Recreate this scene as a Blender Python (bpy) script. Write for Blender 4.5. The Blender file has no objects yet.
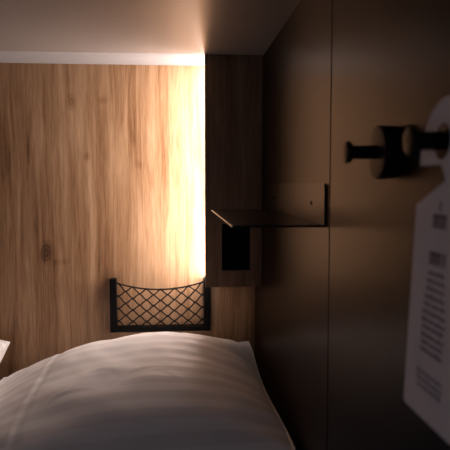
import bpy, bmesh, math, random
from mathutils import Vector, Matrix, noise
random.seed(7)
scene = bpy.context.scene
COL = scene.collection
PI = math.pi

# ------------------------------------------------------------------ camera
EYE = 0.95                                   # height of the eye above the floor
F = 600.0                                    # focal length in pixels of a 450 px frame
TH = math.atan(42 / F)                       # pitch down
PSI = math.atan(48 / F * math.cos(TH))       # yaw to the right
cam_d = bpy.data.cameras.new('camera')
cam = bpy.data.objects.new('camera', cam_d); COL.objects.link(cam)
cam.location = (0, 0, EYE)
cam.rotation_euler = (PI / 2 - TH, 0, -PSI)
cam_d.sensor_width = 36; cam_d.lens = F / 450 * 36
cam_d.clip_start = 0.01
cam_d.dof.use_dof = True; cam_d.dof.focus_distance = 1.62; cam_d.dof.aperture_fstop = 9.0
scene.camera = cam
R = cam.rotation_euler.to_matrix()

def ray(px, py):
    return R @ Vector(((px - 225) / F, (225 - py) / F, -1))
def atY(px, py, Y):
    r = ray(px, py); k = Y / r.y
    return Vector((r.x * k, Y, EYE + r.z * k))
def atX(px, py, X):
    r = ray(px, py); k = X / r.x
    return Vector((X, r.y * k, EYE + r.z * k))

# main planes
YB = 1.80        # oak back wall
XR = 0.235       # face of the right wall
XL = -1.22       # left wall
ZC = EYE + 0.345 # ceiling
YF = 1.64        # front face of the wall cabinet

# ------------------------------------------------------------------ materials
def new_mat(name):
    m = bpy.data.materials.new(name); m.use_nodes = True
    nt = m.node_tree
    b = nt.nodes['Principled BSDF']
    return m, nt, b
def lin(h):
    c = [int(h[i:i + 2], 16) / 255 for i in (0, 2, 4)]
    return tuple(x / 12.92 if x <= .04045 else ((x + .055) / 1.055) ** 2.4 for x in c) + (1,)
def N(nt, t, **kw):
    n = nt.nodes.new(t)
    for k, v in kw.items(): setattr(n, k, v)
    return n
def plain(name, col, rough=.5, metal=0, spec=.5, bump=0, bscale=300):
    m, nt, b = new_mat(name)
    tc = N(nt, 'ShaderNodeTexCoord'); nz = N(nt, 'ShaderNodeTexNoise')
    nz.inputs['Scale'].default_value = bscale; nz.inputs['Detail'].default_value = 3
    nt.links.new(tc.outputs['Object'], nz.inputs['Vector'])
    mx = N(nt, 'ShaderNodeMix', data_type='RGBA')
    mx.inputs['A'].default_value = tuple(c * .93 for c in col[:3]) + (1,)
    mx.inputs['B'].default_value = tuple(min(1, c * 1.07) for c in col[:3]) + (1,)
    nt.links.new(nz.outputs['Fac'], mx.inputs['Factor'])
    nt.links.new(mx.outputs['Result'], b.inputs['Base Color'])
    b.inputs['Roughness'].default_value = rough; b.inputs['Metallic'].default_value = metal
    b.inputs['Specular IOR Level'].default_value = spec
    if bump:
        bp = N(nt, 'ShaderNodeBump'); bp.inputs['Strength'].default_value = bump; bp.inputs['Distance'].default_value = .001
        nt.links.new(nz.outputs['Fac'], bp.inputs['Height']); nt.links.new(bp.outputs['Normal'], b.inputs['Normal'])
    return m

def oak(name, tint=1.0, knots=(), shift=0):
    m, nt, b = new_mat(name); L = nt.links.new
    tc = N(nt, 'ShaderNodeTexCoord')
    # large soft warp so the grain swerves round the knots
    warp = N(nt, 'ShaderNodeTexNoise'); warp.inputs['Scale'].default_value = 1.0; warp.inputs['Detail'].default_value = 2
    mpw = N(nt, 'ShaderNodeMapping'); mpw.inputs['Scale'].default_value = (9, 9, 3.0)
    L(tc.outputs['Object'], mpw.inputs['Vector']); L(mpw.outputs['Vector'], warp.inputs['Vector'])
    sub = N(nt, 'ShaderNodeVectorMath', operation='SUBTRACT'); sub.inputs[1].default_value = (.5, .5, .5)
    L(warp.outputs['Color'], sub.inputs[0])
    sc = N(nt, 'ShaderNodeVectorMath', operation='MULTIPLY'); sc.inputs[1].default_value = (.022, .0, .03)
    L(sub.outputs['Vector'], sc.inputs[0])
    add = N(nt, 'ShaderNodeVectorMath', operation='ADD')
    L(tc.outputs['Object'], add.inputs[0]); L(sc.outputs['Vector'], add.inputs[1])
    # staves: a tone per strip
    def noise_of(scale, detail, rough, src=add.outputs['Vector'], dist=0):
        mp = N(nt, 'ShaderNodeMapping'); mp.inputs['Scale'].default_value = scale
        L(src, mp.inputs['Vector'])
        n = N(nt, 'ShaderNodeTexNoise'); n.inputs['Scale'].default_value = 1
        n.inputs['Detail'].default_value = detail; n.inputs['Roughness'].default_value = rough
        n.inputs['Distortion'].default_value = dist
        L(mp.outputs['Vector'], n.inputs['Vector']); return n.outputs['Fac']
    sep = N(nt, 'ShaderNodeSeparateXYZ'); L(tc.outputs['Object'], sep.inputs[0])
    dv = N(nt, 'ShaderNodeMath', operation='MULTIPLY'); dv.inputs[1].default_value = 1 / .118
    L(sep.outputs['X'], dv.inputs[0])
    fl = N(nt, 'ShaderNodeMath', operation='FLOOR'); L(dv.outputs[0], fl.inputs[0]); sh_ = N(nt, 'ShaderNodeMath', operation='ADD'); sh_.inputs[1].default_value = shift; L(fl.outputs[0], sh_.inputs[0])
    wn = N(nt, 'ShaderNodeTexWhiteNoise', noise_dimensions='1D'); L(sh_.outputs[0], wn.inputs['W'])
    fine = noise_of((120, 60, 3.2), 5, .7)
    mid = noise_of((34, 20, 2.2), 5, .6, dist=.6)
    pores = noise_of((260, 200, 16), 3, .6)
    def math_(op, a, bb):
        n = N(nt, 'ShaderNodeMath', operation=op)
        for i, v in enumerate((a, bb)):
            if isinstance(v, (int, float)): n.inputs[i].default_value = v
            else: L(v, n.inputs[i])
        return n.outputs[0]
    # a few knots: an elliptical dark heart with rings the grain swerves round
    ksum = None; rsum = None
    for (kx, kz, kw, kh, amp) in knots:
        mp = N(nt, 'ShaderNodeMapping'); mp.vector_type = 'TEXTURE'
        mp.inputs['Location'].default_value = (kx, 0, kz); mp.inputs['Scale'].default_value = (kw, 1e6, kh)
        L(add.outputs['Vector'], mp.inputs['Vector'])
        ln_ = N(nt, 'ShaderNodeVectorMath', operation='LENGTH'); L(mp.outputs['Vector'], ln_.inputs[0])
        kr = N(nt, 'ShaderNodeMapRange', interpolation_type='SMOOTHSTEP')
        kr.inputs['From Min'].default_value = 0; kr.inputs['From Max'].default_value = 1
        kr.inputs['To Min'].default_value = amp; kr.inputs['To Max'].default_value = 0
        L(ln_.outputs['Value'], kr.inputs['Value'])
        sn = N(nt, 'ShaderNodeMath', operation='SINE'); L(math_('MULTIPLY', ln_.outputs['Value'], 22), sn.inputs[0])
        ring = math_('MULTIPLY', sn.outputs[0], math_('MULTIPLY', kr.outputs[0], .35))
        ksum = kr.outputs[0] if ksum is None else math_('ADD', ksum, kr.outputs[0])
        rsum = ring if rsum is None else math_('ADD', rsum, ring)
    v = math_('ADD', math_('MULTIPLY', fine, .34), math_('MULTIPLY', mid, .70))
    v = math_('ADD', v, math_('MULTIPLY', math_('SUBTRACT', wn.outputs['Value'], .5), .09))
    if ksum is not None:
        v = math_('SUBTRACT', v, ksum); v = math_('ADD', v, rsum)
    v = math_('ADD', v, math_('MULTIPLY', math_('SUBTRACT', pores, .5), .26))
    cr = N(nt, 'ShaderNodeValToRGB'); e = cr.color_ramp.elements
    e[0].position = .26; e[1].position = .74
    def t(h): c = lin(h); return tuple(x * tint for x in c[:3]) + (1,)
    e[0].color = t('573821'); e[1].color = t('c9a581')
    x = e.new(.42); x.color = t('8f6947'); x = e.new(.56); x.color = t('ac8764')
    L(v, cr.inputs['Fac']); L(cr.outputs['Color'], b.inputs['Base Color'])
    b.inputs['Roughness'].default_value = .45; b.inputs['Specular IOR Level'].default_value = .5
    bp = N(nt, 'ShaderNodeBump'); bp.inputs['Strength'].default_value = .12; bp.inputs['Distance'].default_value = .0006
    L(fine, bp.inputs['Height']); L(bp.outputs['Normal'], b.inputs['Normal'])
    return m

def satin(name):
    m, nt, b = new_mat(name); L = nt.links.new
    uv = N(nt, 'ShaderNodeUVMap'); uv.uv_map = 'cloth'
    sep = N(nt, 'ShaderNodeSeparateXYZ'); L(uv.outputs['UV'], sep.inputs[0])
    mu = N(nt, 'ShaderNodeMath', operation='MULTIPLY'); mu.inputs[1].default_value = 2 * PI / .046
    L(sep.outputs['Y'], mu.inputs[0])
    s = N(nt, 'ShaderNodeMath', operation='SINE'); L(mu.outputs[0], s.inputs[0])
    mr = N(nt, 'ShaderNodeMapRange', interpolation_type='SMOOTHSTEP')
    mr.inputs['From Min'].default_value = -.35; mr.inputs['From Max'].default_value = .35
    L(s.outputs[0], mr.inputs['Value'])
    mx = N(nt, 'ShaderNodeMix', data_type='RGBA')
    mx.inputs['A'].default_value = lin('e6e2df'); mx.inputs['B'].default_value = lin('f2efec')
    L(mr.outputs['Result'], mx.inputs['Factor']); L(mx.outputs['Result'], b.inputs['Base Color'])
    r = N(nt, 'ShaderNodeMapRange'); r.inputs['To Min'].default_value = .75; r.inputs['To Max'].default_value = .5
    L(mr.outputs['Result'], r.inputs['Value']); L(r.outputs['Result'], b.inputs['Roughness'])
    b.inputs['Specular IOR Level'].default_value = .25
    b.inputs['Sheen Weight'].default_value = .15
    return m

def knot(px, py, w, h, amp):
    p = atY(px, py, YB); return (p.x, p.z, w * .003, h * .003, amp)
M_OAK = oak('oak_laminate', 1.0, [knot(72, 100, 7, 13, .16), knot(46, 252, 9, 16, .20), knot(87, 157, 4, 7, .16), knot(28, 150, 3, 25, .14),
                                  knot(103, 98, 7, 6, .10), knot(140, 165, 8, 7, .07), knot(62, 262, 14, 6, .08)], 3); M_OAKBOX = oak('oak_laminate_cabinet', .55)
M_CEIL = plain('ceiling_laminate', lin('8e8681'), .35, 0, .8, bscale=60)
M_LITBAND = plain('lit_band_paint', lin('979391'), .8, 0, .1, bscale=60)  # paler, matt ceiling colour that paints in the band of direct light
M_BRONZE = plain('bronze_laminate', lin('1a1008'), .33, 0, .14, bscale=90)
M_SHELF = plain('bronze_metal', lin('20140a'), .33, .0, .17, bscale=200)
M_HOOK = plain('dark_bronze_metal', lin('281c13'), .45, 0, .12, bscale=200)
M_BLACK = plain('black_metal', lin('070606'), .6, 0, .12)
M_VOID = plain('black_plastic', lin('060606'), .6, 0, .2)
M_CORD = plain('black_cord', lin('120f0d'), .8, 0, .2, bump=.3, bscale=900)
M_CLOTH = satin('striped_satin')
M_SHEET = plain('sheet_cotton', lin('8a8580'), .9, 0, .1, bump=.2, bscale=700)
M_CARD = plain('card_paper', lin('e3dcdc'), .7, 0, .2, bscale=50)
M_INK = plain('maroon_ink', lin('4a2a2c'), .7, 0, .1)
M_INKG = plain('grey_ink', lin('857a7c'), .7, 0, .1)
M_FLOOR = plain('floor_vinyl', lin('4b4038'), .6, bscale=30)
M_ALU = plain('aluminium_profile', lin('b8b4ae'), .4, 1)
def emit(name, col, s):
    m = bpy.data.materials.new(name); m.use_nodes = True; nt = m.node_tree; nt.nodes.clear()
    o = N(nt, 'ShaderNodeOutputMaterial'); e = N(nt, 'ShaderNodeEmission')
    e.inputs['Color'].default_value = col; e.inputs['Strength'].default_value = s
    nt.links.new(e.outputs[0], o.inputs[0]); return m
M_LED = emit('warm_led', (1.0, .84, .79, 1), 20)

# ------------------------------------------------------------------ helpers
def link(name, bm, mat, parent=None, smooth=False):
    me = bpy.data.meshes.new(name)
    bmesh.ops.recalc_face_normals(bm, faces=bm.faces[:])
    bm.to_mesh(me); bm.free()
    for mm in (mat if isinstance(mat, (list, tuple)) else [mat]): me.materials.append(mm)
    if smooth:
        for p in me.polygons: p.use_smooth = True
    o = bpy.data.objects.new(name, me); COL.objects.link(o)
    if parent: o.parent = parent
    return o
def box(bm, lo, hi, bev=0):
    r = bmesh.ops.create_cube(bm, size=1)
    vs = r['verts']
    for v in vs:
        v.co = Vector([lo[i] + (v.co[i] + .5) * (hi[i] - lo[i]) for i in range(3)])
    if bev:
        es = list({e for v in vs for e in v.link_edges})
        bmesh.ops.bevel(bm, geom=es, offset=bev, segments=2, affect='EDGES', profile=.5)
def boxm(lo, hi, bev=0):
    bm = bmesh.new(); box(bm, lo, hi, bev); return bm
def prism(outline, origin, U, V, W, t, bev=0, bm=None):
    """outline: 2-D points; extruded by t along W"""
    bm = bm or bmesh.new(); U, V, W, O = Vector(U), Vector(V), Vector(W), Vector(origin)
    a = [bm.verts.new(O + U * x + V * y) for x, y in outline]
    f = bm.faces.new(a)
    g = bmesh.ops.extrude_face_region(bm, geom=[f])
    vs = [e for e in g['geom'] if isinstance(e, bmesh.types.BMVert)]
    for v in vs: v.co += W * t
    if bev:
        fs = [e for e in g['geom'] if isinstance(e, bmesh.types.BMFace)]
        es = list({e for ff in fs + [f] for e in ff.edges})
        bmesh.ops.bevel(bm, geom=es, offset=bev, segments=2, affect='EDGES', profile=.5)
    return bm
def lathe(prof, axis_o, bm=None, n=48):
    """prof: (distance along -X from the wall, radius) revolved about the -X axis through axis_o"""
    bm = bm or bmesh.new(); O = Vector(axis_o); rings = []
    for d, r in prof:
        rings.append([bm.verts.new(O + Vector((-d, r * math.cos(2 * PI * i / n), r * math.sin(2 * PI * i / n)))) for i in range(n)])
    for a, b in zip(rings, rings[1:]):
        for i in range(n):
            bm.faces.new((a[i], a[(i + 1) % n], b[(i + 1) % n], b[i]))
    bm.faces.new(rings[0]); bm.faces.new(rings[-1])
    return bm
def tube(bm, pts, r, n=8):
    pts = [Vector(p) for p in pts]; rings = []
    for i, p in enumerate(pts):
        d = (pts[min(i + 1, len(pts) - 1)] - pts[max(i - 1, 0)]).normalized()
        s = d.cross(Vector((0, 1, 0)))
        if s.length < .1: s = d.cross(Vector((0, 0, 1)))
        s.normalize(); t = d.cross(s)
        rings.append([bm.verts.new(p + (s * math.cos(2 * PI * k / n) + t * math.sin(2 * PI * k / n)) * r) for k in range(n)])
    for a, b in zip(rings, rings[1:]):
        for k in range(n): bm.faces.new((a[k], a[(k + 1) % n], b[(k + 1) % n], b[k]))
    bm.faces.new(rings[0]); bm.faces.new(rings[-1])
def thing(name, label, cat, loc=(0, 0, 0), group=None):
    o = bpy.data.objects.new(name, None); COL.objects.link(o); o.location = loc
    o.empty_display_size = .05
    return tag(o, label, cat, group)
def tag(o, label, cat, group=None):
    o['label'] = label; o['category'] = cat
    if group: o['group'] = group
    return o
def struct(name, bm, m):
    o = link(name, bm, m); o['kind'] = 'structure'; return o
def at_origin(o, parent):
    """part modelled in world coordinates under a moved Empty"""
    o.parent = parent; o.matrix_parent_inverse = Matrix.Translation(parent.location).inverted(); return o

# ------------------------------------------------------------------ setting
Y0 = -0.35                                   # open front edge of the sleeping box
struct('floor', boxm((XL - .05, Y0 - .8, -.05), (XR + .4, YB + .05, 0)), M_FLOOR)
struct('ceiling', boxm((XL - .05, Y0, ZC), (XR + .06, YF - .0003, ZC + .04)), M_CEIL)
struct('ceiling_lit_band', boxm((XL - .05, YF, ZC), (XR + .06, YB + .05, ZC + .04)), M_LITBAND)      # rear band of the ceiling, its bright lamplight painted in as a paler colour
struct('wall_back', boxm((XL - .05, YB, 0), (XR + .06, YB + .04, ZC)), M_OAK)
struct('wall_left', boxm((XL - .05, .3, 0), (XL, YB, ZC)), M_OAK)
# right wall: two laminate panels with a narrow dark joint
YG = atX(329.8, 200, XR).y
bm = bmesh.new()
box(bm, (XR, YG + .0025, 0), (XR + .018, YB, ZC), .0008)
box(bm, (XR, Y0, 0), (XR + .018, YG - .0025, ZC), .0008)
struct('wall_right', bm, M_BRONZE)
struct('trim_1', boxm((XR + .018, Y0, 0), (XR + .05, YB, ZC)), M_VOID)

# ------------------------------------------------------------------ lit wall cabinet
ZT = ZC - .0001
ZBOT = atY(230, 287, YF).z
X0 = atY(205, 180, YF).x; X1 = XR - .002
cab = thing('wall_cabinet', 'tall narrow oak wall cabinet in the corner, with a light glowing from its left side', 'cabinet', ((X0 + X1) / 2, YF, ZBOT))
LIP = .017
# front panel with a rectangular opening
nx0 = atY(222, 250, YF).x; nx1 = atY(250, 250, YF).x
nz0 = atY(235, 270.5, YF).z; nz1 = atY(235, 224, YF).z
bm = bmesh.new(); T = .006
for lo, hi in (((X0, ZBOT), (nx0, ZT)), ((nx1, ZBOT), (X1, ZT)), ((nx0, ZBOT), (nx1, nz0)), ((nx0, nz1), (nx1, ZT))):
    box(bm, (lo[0], YF, lo[1]), (hi[0], YF + T, hi[1]))
bmesh.ops.remove_doubles(bm, verts=bm.verts[:], dist=1e-5)
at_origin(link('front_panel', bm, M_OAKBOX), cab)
bm = bmesh.new()
box(bm, (X0 + LIP, YF + T, ZBOT + .012), (X0 + LIP + .012, YB - .001, ZT))
box(bm, (X0 + LIP, YF + T, ZBOT), (X1, YB - .001, ZBOT + .012))
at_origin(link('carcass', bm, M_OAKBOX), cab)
# black lining of the opening
bm = bmesh.new(); w = .003; dp = .035
box(bm, (nx0 + .0002, YF + .002, nz0 + .0002), (nx0 + w, YF + dp, nz1 - .0002))
box(bm, (nx1 - w, YF + .002, nz0 + .0002), (nx1 - .0002, YF + dp, nz1 - .0002))
box(bm, (nx0 + w, YF + .002, nz0 + .0002), (nx1 - w, YF + dp, nz0 + w))
box(bm, (nx0 + w, YF + .002, nz1 - w), (nx1 - w, YF + dp, nz1 - .0002))
box(bm, (nx0 + .0002, YF + dp, nz0 + .0002), (nx1 - .0002, YF + dp + w, nz1 - .0002))
o = at_origin(link('recess', bm, M_VOID), cab); o['label'] = 'black rectangular recess low in the front'
# the whole left side is a glowing opal diffuser set in a thin frame
o = link('light_diffuser', boxm((X0 + .010, YF + T + .0004, ZBOT + .0005), (X0 + LIP - .0002, YB - .002, ZT - .001)), M_LED)
at_origin(o, cab); o['label'] = 'glowing white side panel of the cabinet'

# ------------------------------------------------------------------ metal shelf on the right wall
sy0 = atX(325.5, 205, XR - .002).y                     # near end
sz1 = atX(325.5, 183.5, XR).z; sz0 = EYE - 45 * sy0 / F
sxl = (232 - 177) / F * sy0 / 1.0
sy1 = sxl * F / (211 - 177)                             # far end
sh = thing('wall_shelf', 'bent bronze metal shelf fixed to the dark right wall beside the oak cabinet', 'shelf', (XR, (sy0 + sy1) / 2, sz0))
def rrect(w, h, r, corners, n=6):
    pts = []
    for (cx, cy, a0, on) in ((w, h, 0, corners[0]), (0, h, 90, corners[1]), (0, 0, 180, corners[2]), (w, 0, 270, corners[3])):
        if not on: pts.append((cx, cy)); continue
        ox = cx - r if cx else r; oy = cy - r if cy else r
        for k in range(n + 1):
            a = math.radians(a0 + 90 * k / n); pts.append((ox + r * math.cos(a), oy + r * math.sin(a)))
    return pts
L_ = sy1 - sy0; tk = .0034
bp_ = prism(rrect(L_, sz1 - sz0, .009, (1, 1, 0, 0)), (XR - .0005, sy0, sz0), (0, 1, 0), (0, 0, 1), (-1, 0, 0), tk, .0004)
at_origin(link('back_plate', bp_, M_SHELF), sh)
sp = prism(rrect(XR - tk - .0006 - sxl, L_, .008, (0, 1, 1, 0)), (sxl, sy0, sz0), (1, 0, 0), (0, 1, 0), (0, 0, 1), tk, .0005)
at_origin(link('shelf_plate', sp, M_SHELF), sh)
for px_y in (atX(313.7, 203, XR).y, sy1 - (atX(313.7, 203, XR).y - sy0)):
    z = atX(313.7, 203, XR).z
    at_origin(link('screw', lathe([(0, .0036), (.0012, .0036), (.0018, .0026), (.0018, .0014), (.0008, .0013)], (XR - tk - .0005, px_y, z), n=20), M_VOID), sh)

# ------------------------------------------------------------------ coat hooks
HZ = EYE + .033
def make_hook(Y, label):
    h = thing('coat_hook', label, 'hook', (XR, Y, HZ), 'round coat hooks on the right wall')
    link('mounting_disc', lathe([(0.0003, .0265), (.002, .0285), (.0185, .0290), (.0198, .0284), (.0202, .0265), (.0202, .008)], (0, 0, 0), n=64), M_HOOK, h)
    link('peg', lathe([(.0202, .0075), (.046, .0073), (.0470, .0073)], (0, 0, 0)), M_HOOK, h)
    link('end_cap', lathe([(.0470, .0073), (.0485, .0105), (.0505, .0118), (.0535, .0120), (.0545, .0112), (.0547, .004)], (0, 0, 0)), M_HOOK, h)
    for c in h.children:
        for p in c.data.polygons: p.use_smooth = len(p.vertices) == 4 
    return h
make_hook(.637, 'round dark coat hook with nothing hanging on it, left of the white card')
make_hook(.460, 'dark coat hook at the right edge of the picture, holding up the white card')

# ------------------------------------------------------------------ door hanger card
# local frame: s towards the camera (-Y), t up, outline in metres; hangs on the nearer hook
hy = .460
hr = .0145; hc = (.0068, -.0008)             # hole radius and centre, measured from the peg's centre
cardE = thing('door_hanger', 'white paper door hanger card hanging from the nearest coat hook', 'card', (.2055, hy, HZ))
def P(px, py, X):                            # pixel -> (s, t) on the card
    w = atX(px, py, X); return (hy - w.y, w.z - HZ)
cL = P(418, 205, .204); bL = P(408, 405, .195); aT = P(446, 97, .206); lE = P(422, 166, .205)
mid = .0115; sl = cL[0]; HW = mid - sl; RO = aT[1] - .004
tl = cL[1]; bot = bL[1]; sr = mid + HW
out = [(sr, bot + .003), (sr, tl), (sr - .006, -.004)]
n = 26
ac = aT[1] - (HW - .002)                     # centre height of the rounded top
for k in range(n + 1):
    a = PI * k / n; out.append((mid + (HW - .002) * math.cos(a), ac + (HW - .002) * math.sin(a)))
out += [(sl + .002, lE[1] + .001), (sl + .003, lE[1])]
# in to the hole, round it clockwise, and out again along the sloping slit
a0 = math.atan2(lE[1] - hc[1], -math.sqrt(max(1e-9, hr * hr - (lE[1] - hc[1]) ** 2)))
if a0 < 0: a0 += 2 * PI
out.append((hc[0] + hr * math.cos(a0) - .0005, lE[1]))
a1 = math.radians(-95)
for k in range(21):
    a = a0 + (a1 - a0) * k / 20; out.append((hc[0] + hr * math.cos(a), hc[1] + hr * math.sin(a)))
tR = P(450, 175, .205)
out += [(tR[0] - .004, tR[1] - .004 if tR[1] - .004 < hc[1] - hr - .002 else hc[1] - hr - .002), (sl, tl), (sl, bot + .003), (sl + .003, bot), (sr - .003, bot)]
TILT = math.radians(2.6)
U = Vector((0, -1, 0)); V = Vector((math.sin(TILT), 0, math.cos(TILT))); W = Vector((-math.cos(TILT), 0, math.sin(TILT)))
bm = prism(out, (0, 0, 0), U, V, W, .0006)
bmesh.ops.triangulate(bm, faces=[f for f in bm.faces if len(f.verts) > 4])
card = link('card', bm, M_CARD, cardE)
def print_block(name, mat, lines):
    """soft unreadable print: each line = (t_top, t_bottom, half width, word count)"""
    bm = bmesh.new(); rnd = random.Random(3)
    for (t1, t0, left, size) in lines:
        s = left; hw = 2 * .0125 - left
        while s < hw - 1e-4:
            wl = min(hw - s, size * rnd.uniform(2.2, 5.5)); h = t1 - t0
            q = s
            while q < s + wl - 1e-5:          # letter-like strokes
                lw = min(size * rnd.uniform(.5, .72), s + wl - q)
                tt = t1 - (h * .24 if rnd.random() < .55 and size < .004 else 0)
                sw = lw * .34; O = W * .0007
                for a, b, c, d in ((q, q + sw, t0, tt), (q + lw - sw, q + lw, t0, tt), (q + sw, q + lw - sw, tt - h * .2, tt)):
                    vs = [bm.verts.new(O + U * x + V * y) for x, y in ((a, c), (b, c), (b, d), (a, d))]
                    bm.faces.new(vs)
                    vs2 = [bm.verts.new(v.co + W * .00004) for v in vs]; bm.faces.new(vs2)
                    for i in range(4): bm.faces.new((vs[i], vs[(i + 1) % 4], vs2[(i + 1) % 4], vs2[i]))
                q += lw + size * .16
            s += wl + size * .45
    return link(name, bm, mat, card)
def ln(y1, y0, px, size, X=.200):             # line from pixel rows and left edge
    a = P(px, y1, X); b = P(px, y0, X)
    return (a[1], b[1], a[0], size)
print_block('heading_print', M_INK, [ln(202, 212, 437, .006), ln(214, 228, 431, .008)])
o = print_block('heading_print', M_INK, [ln(251, 264, 429, .007)])
print_block('small_print', M_INKG, [ln(233, 239, 440, .003)])
para = [ln(270 + 7.5 * k, 274.5 + 7.5 * k, 428 - .9 * min(k, 5) + random.uniform(0, 1.5), .003) for k in range(11)]
para += [ln(366 + 7 * k, 370 + 7 * k, 421 + random.uniform(0, 1), .003) for k in range(3)]
print_block('paragraph_print', M_INKG, para)

# ------------------------------------------------------------------ net pocket
YN = YB - .026
def pn(px, py): return atY(px, py, YN)
pk = thing('net_pocket', 'black framed storage net pocket on the oak wall behind the pillow', 'pocket', pn(160, 331))
fx0, fx1 = pn(110, 300).x, pn(210.5, 300).x
ix0, ix1 = pn(116.5, 300).x, pn(204, 300).x
zt0, zt1 = pn(112, 279).z, pn(208, 278).z
zb1, zb0 = pn(160, 326.5).z, pn(160, 331.5).z
fy0, fy1 = YN - .005, YB - .0005
bm = bmesh.new()
box(bm, (fx0, fy0, zb0), (ix0, fy1, zt0), .0012)
box(bm, (ix1, fy0, zb0), (fx1, fy1, zt1), .0012)
at_origin(link('side_post', boxm((fx0, fy0, zb0), (ix0, fy1, zt0), .0015), M_BLACK), pk)
at_origin(link('side_post', boxm((ix1, fy0, zb0), (fx1, fy1, zt1), .0015), M_BLACK), pk)
bm.free()
at_origin(link('bottom_rail', boxm((ix0 - .001, fy0 + .0006, zb0 + .0003), (ix1 + .001, fy1, zb1), .0015), M_BLACK), pk)
# sagging top cord
def top_z(x):
    u = (x - ix0) / (ix1 - ix0)
    za = pn(116, 283).z; zm = pn(160, 289.5).z; zc = pn(204, 281.5).z
    return za * (1 - u) + zc * u - ((za + zc) / 2 - zm) * 4 * u * (1 - u) 
bm = bmesh.new()
tube(bm, [(ix0 - .001 + (ix1 - ix0 + .002) * k / 40, YN, top_z(ix0 + (ix1 - ix0) * k / 40)) for k in range(41)], .0023)
for x in (ix0 + .001, ix1 - .001):
    bmesh.ops.create_uvsphere(bm, u_segments=12, v_segments=8, radius=.0035, matrix=Matrix.Translation((x, YN, top_z(x))))
at_origin(link('top_cord', bm, M_CORD, smooth=True), pk)
bm = bmesh.new()
per = 13.9 / F * YN; xn = pn(125.7, 300).x; ROWS = 3.5; half = per / 2
def npos(x, v):
    z = zb1 + (top_z(x) - zb1) * v
    bulge = -.006 * math.sin(PI * min(max(v, 0), 1)) * math.sin(PI * (x - ix0) / (ix1 - ix0))
    return Vector((x, YN + bulge, z))
for sgn in (1, -1):
    for k in range(-6, 14):
        xs = xn + k * per
        pts = []; S = 42
        for i in range(S + 1):
            v = i / S; x = xs + sgn * v * ROWS * per
            # cords waver slightly, drawn in at the crossings
            x += .0009 * math.sin(v * ROWS * 4 * PI) * sgn
            if ix0 - .0005 <= x <= ix1 + .0005: pts.append(npos(x, v) + Vector((0, .0007 * sgn, 0)))
        if len(pts) > 2: tube(bm, pts, .0020, 6)
at_origin(link('net', bm, M_CORD, smooth=True), pk)
bm = bmesh.new()
for r_ in range(0, 8):
    v = r_ / (2 * ROWS)
    for k in range(-1, 9):
        x = xn + k * per + (half if r_ % 2 else 0)
        if ix0 + .002 < x < ix1 - .002:
            s = .0034 if r_ in (0, 7) else .0026
            bmesh.ops.create_uvsphere(bm, u_segments=8, v_segments=6, radius=s, matrix=Matrix.Translation(npos(x, v)))
o = at_origin(link('knots', bm, M_CORD, smooth=True), pk); o['kind'] = 'stuff'
o.name = 'knotting'

# ------------------------------------------------------------------ bed
ZM = EYE - .71
bed = thing('bed', 'bed with a pale sheet along the dark right wall, under the pillows', 'bed', (-.5, .9, 0))
at_origin(link('bed_base', boxm((XL + .01, .12, .0005), (XR - .012, YB - .01, ZM - .16), .004), M_BRONZE), bed)
o = at_origin(link('mattress', boxm((XL + .012, .13, ZM - .16), (XR - .008, YB - .012, ZM), .02), M_SHEET, smooth=False), bed)

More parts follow.
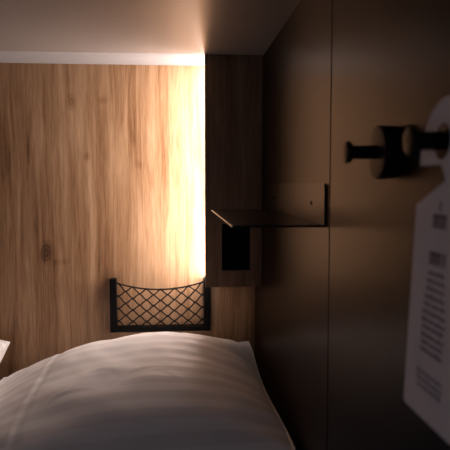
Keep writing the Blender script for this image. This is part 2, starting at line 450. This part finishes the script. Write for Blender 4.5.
# ------------------------------------------------------------------ pillows
def pillow_mesh(w, l, top, bot, nu=110, nv=110, seed=0, pu=2.6, wr=1.0, eu=.55, vc=0.0, roll=0.0, hem=None, pitch=0.0, flare=0.0, creases=(), ev=None, pv=None):
    """w along X, l along Y; closed cushion with uv 'cloth' in metres"""
    bm = bmesh.new(); uvl = bm.loops.layers.uv.new('cloth')
    def vs_(v):                                # crest moved towards the back
        return (v - vc) / (1 - vc) if v > vc else (v - vc) / (1 + vc)
    def pt(u, v, side):
        # u, v in -1..1 ; rounded slightly drawn-in outline
        bx = 1 - .035 * (1 - v * v) if False else 1
        x = u * w / 2 * (1 - .03 * math.cos(v * PI / 2) ** 2)
        y = v * l / 2 * (1 - .03 * math.cos(u * PI / 2) ** 2)
        f = (max(0, 1 - abs(u) ** pu)) ** eu * (max(0, 1 - abs(vs_(v)) ** (pv or pu))) ** (ev or eu)
        z = (top if side > 0 else -bot - roll * min(0, x) - pitch * (y - l / 2)) * f + roll * x + pitch * (y - l / 2)
        x += flare * (1 - v) / 2 * u
        e = min(1, 6 * min(1 - abs(u), 1 - abs(v)))
        if side > 0:
            q = Vector((x * 3.2 + seed, y * 5.5, seed * 1.7))
            z += wr * e * (.010 * (noise.noise(q) ) + .005 * noise.noise(q * 2.7) + .0022 * noise.noise(Vector((x * 22 + y * 9 + seed, y * 16 - x * 6, 3))))
            if hem is not None:
                d = (u - hem - .02 * math.sin(2.5 * v)) * w / 2
                z += e * (.0010 * math.exp(-(d / .005) ** 2) - .0022 * math.exp(-((d - .014) / .008) ** 2))
            # a few soft press creases across the middle
            for (cx, cy, ang, ln_, dp) in creases:
                dx, dy = x - cx, y - cy
                a = dx * math.cos(ang) + dy * math.sin(ang); c = -dx * math.sin(ang) + dy * math.cos(ang) + .4 * a * a / ln_
                z += dp * math.exp(-(a / ln_) ** 2) * (math.exp(-(c / .006) ** 2) - .8 * math.exp(-((c + .010) / .007) ** 2))
            # creases fanning in from the edges
            ce = max(0, 1 - 3.2 * (1 - abs(u))) * e
            z += wr * ce * .006 * math.sin(y * 60 + 3 * noise.noise(Vector((x * 4, y * 4, 9))))
        return Vector((x, y, z))
    def grid(side):
        g = []
        for j in range(nv + 1):
            row = []
            for i in range(nu + 1):
                # denser near the rim
                u = math.sin((i / nu - .5) * PI); v = math.sin((j / nv - .5) * PI)
                row.append((bm.verts.new(pt(u, v, side)), u, v))
            g.append(row)
        for j in range(nv):
            for i in range(nu):
                q = (g[j][i], g[j][i + 1], g[j + 1][i + 1], g[j + 1][i])
                f = bm.faces.new([a[0] for a in q])
                for lp, a in zip(f.loops, q): lp[uvl].uv = (a[1] * w / 2, a[2] * l / 2)
        return g
    grid(1); grid(-1)
    bmesh.ops.remove_doubles(bm, verts=bm.verts[:], dist=1e-6)
    return bm, pt
PX0, PX1, PY0, PY1 = -.50, .207, 1.09, 1.735
pw, pl = PX1 - PX0, PY1 - PY0
ZE = EYE - .515                               # height of the pillow's seam
pil = thing('pillow', 'large plump white pillow in a striped satin case in the middle of the bed', 'pillow', ((PX0 + PX1) / 2, (PY0 + PY1) / 2, ZE))
bm, ptf = pillow_mesh(pw, pl, .134, ZE - ZM - .004, seed=1.3, pu=2.0, eu=.70, vc=.05, roll=.13, hem=-.50, pitch=.06, flare=.014, ev=.9, pv=3.1, nu=170, nv=150,
                      creases=((.05, -.10, .45, .05, .0016), (-.01, -.08, -.4, .04, .0014), (.11, -.11, -.3, .05, .0013), (-.10, -.15, .3, .06, .0012)))
case = link('pillowcase', bm, M_CLOTH, pil, smooth=True)
# piped seam round the edge, the case's hem is a ridge across near the left end
bm = bmesh.new(); rim = []
for k in range(60): rim.append(ptf(-1 + 2 * k / 60, -1, 1))
for k in range(60): rim.append(ptf(1, -1 + 2 * k / 60, 1))
for k in range(60): rim.append(ptf(1 - 2 * k / 60, 1, 1))
for k in range(61): rim.append(ptf(-1, 1 - 2 * k / 60, 1))
tube(bm, rim, .0035, 8)
link('piping', bm, M_CLOTH, case, smooth=True)
w2, l2 = .62, .50
p2 = thing('pillow', 'white pillow with only a thin corner showing at the left edge', 'pillow', (-.792, 1.50, ZE + .057))
bm, ptf2 = pillow_mesh(w2, l2, .075, ZE + .057 - ZM - .004, nu=60, nv=60, seed=4.1, pu=2.4)
c2 = link('pillowcase', bm, M_CLOTH, p2, smooth=True)

# ------------------------------------------------------------------ light of the dim room outside the sleeping box
wd = bpy.data.worlds.new('dim_room'); scene.world = wd; wd.use_nodes = True
bg = wd.node_tree.nodes['Background']
bg.inputs['Color'].default_value = (.50, .68, 1.0, 1); bg.inputs['Strength'].default_value = .16

vs = scene.view_settings
vs.view_transform = 'Standard'; vs.look = 'None'; vs.exposure = 0; vs.gamma = 1; vs.use_curve_mapping = False
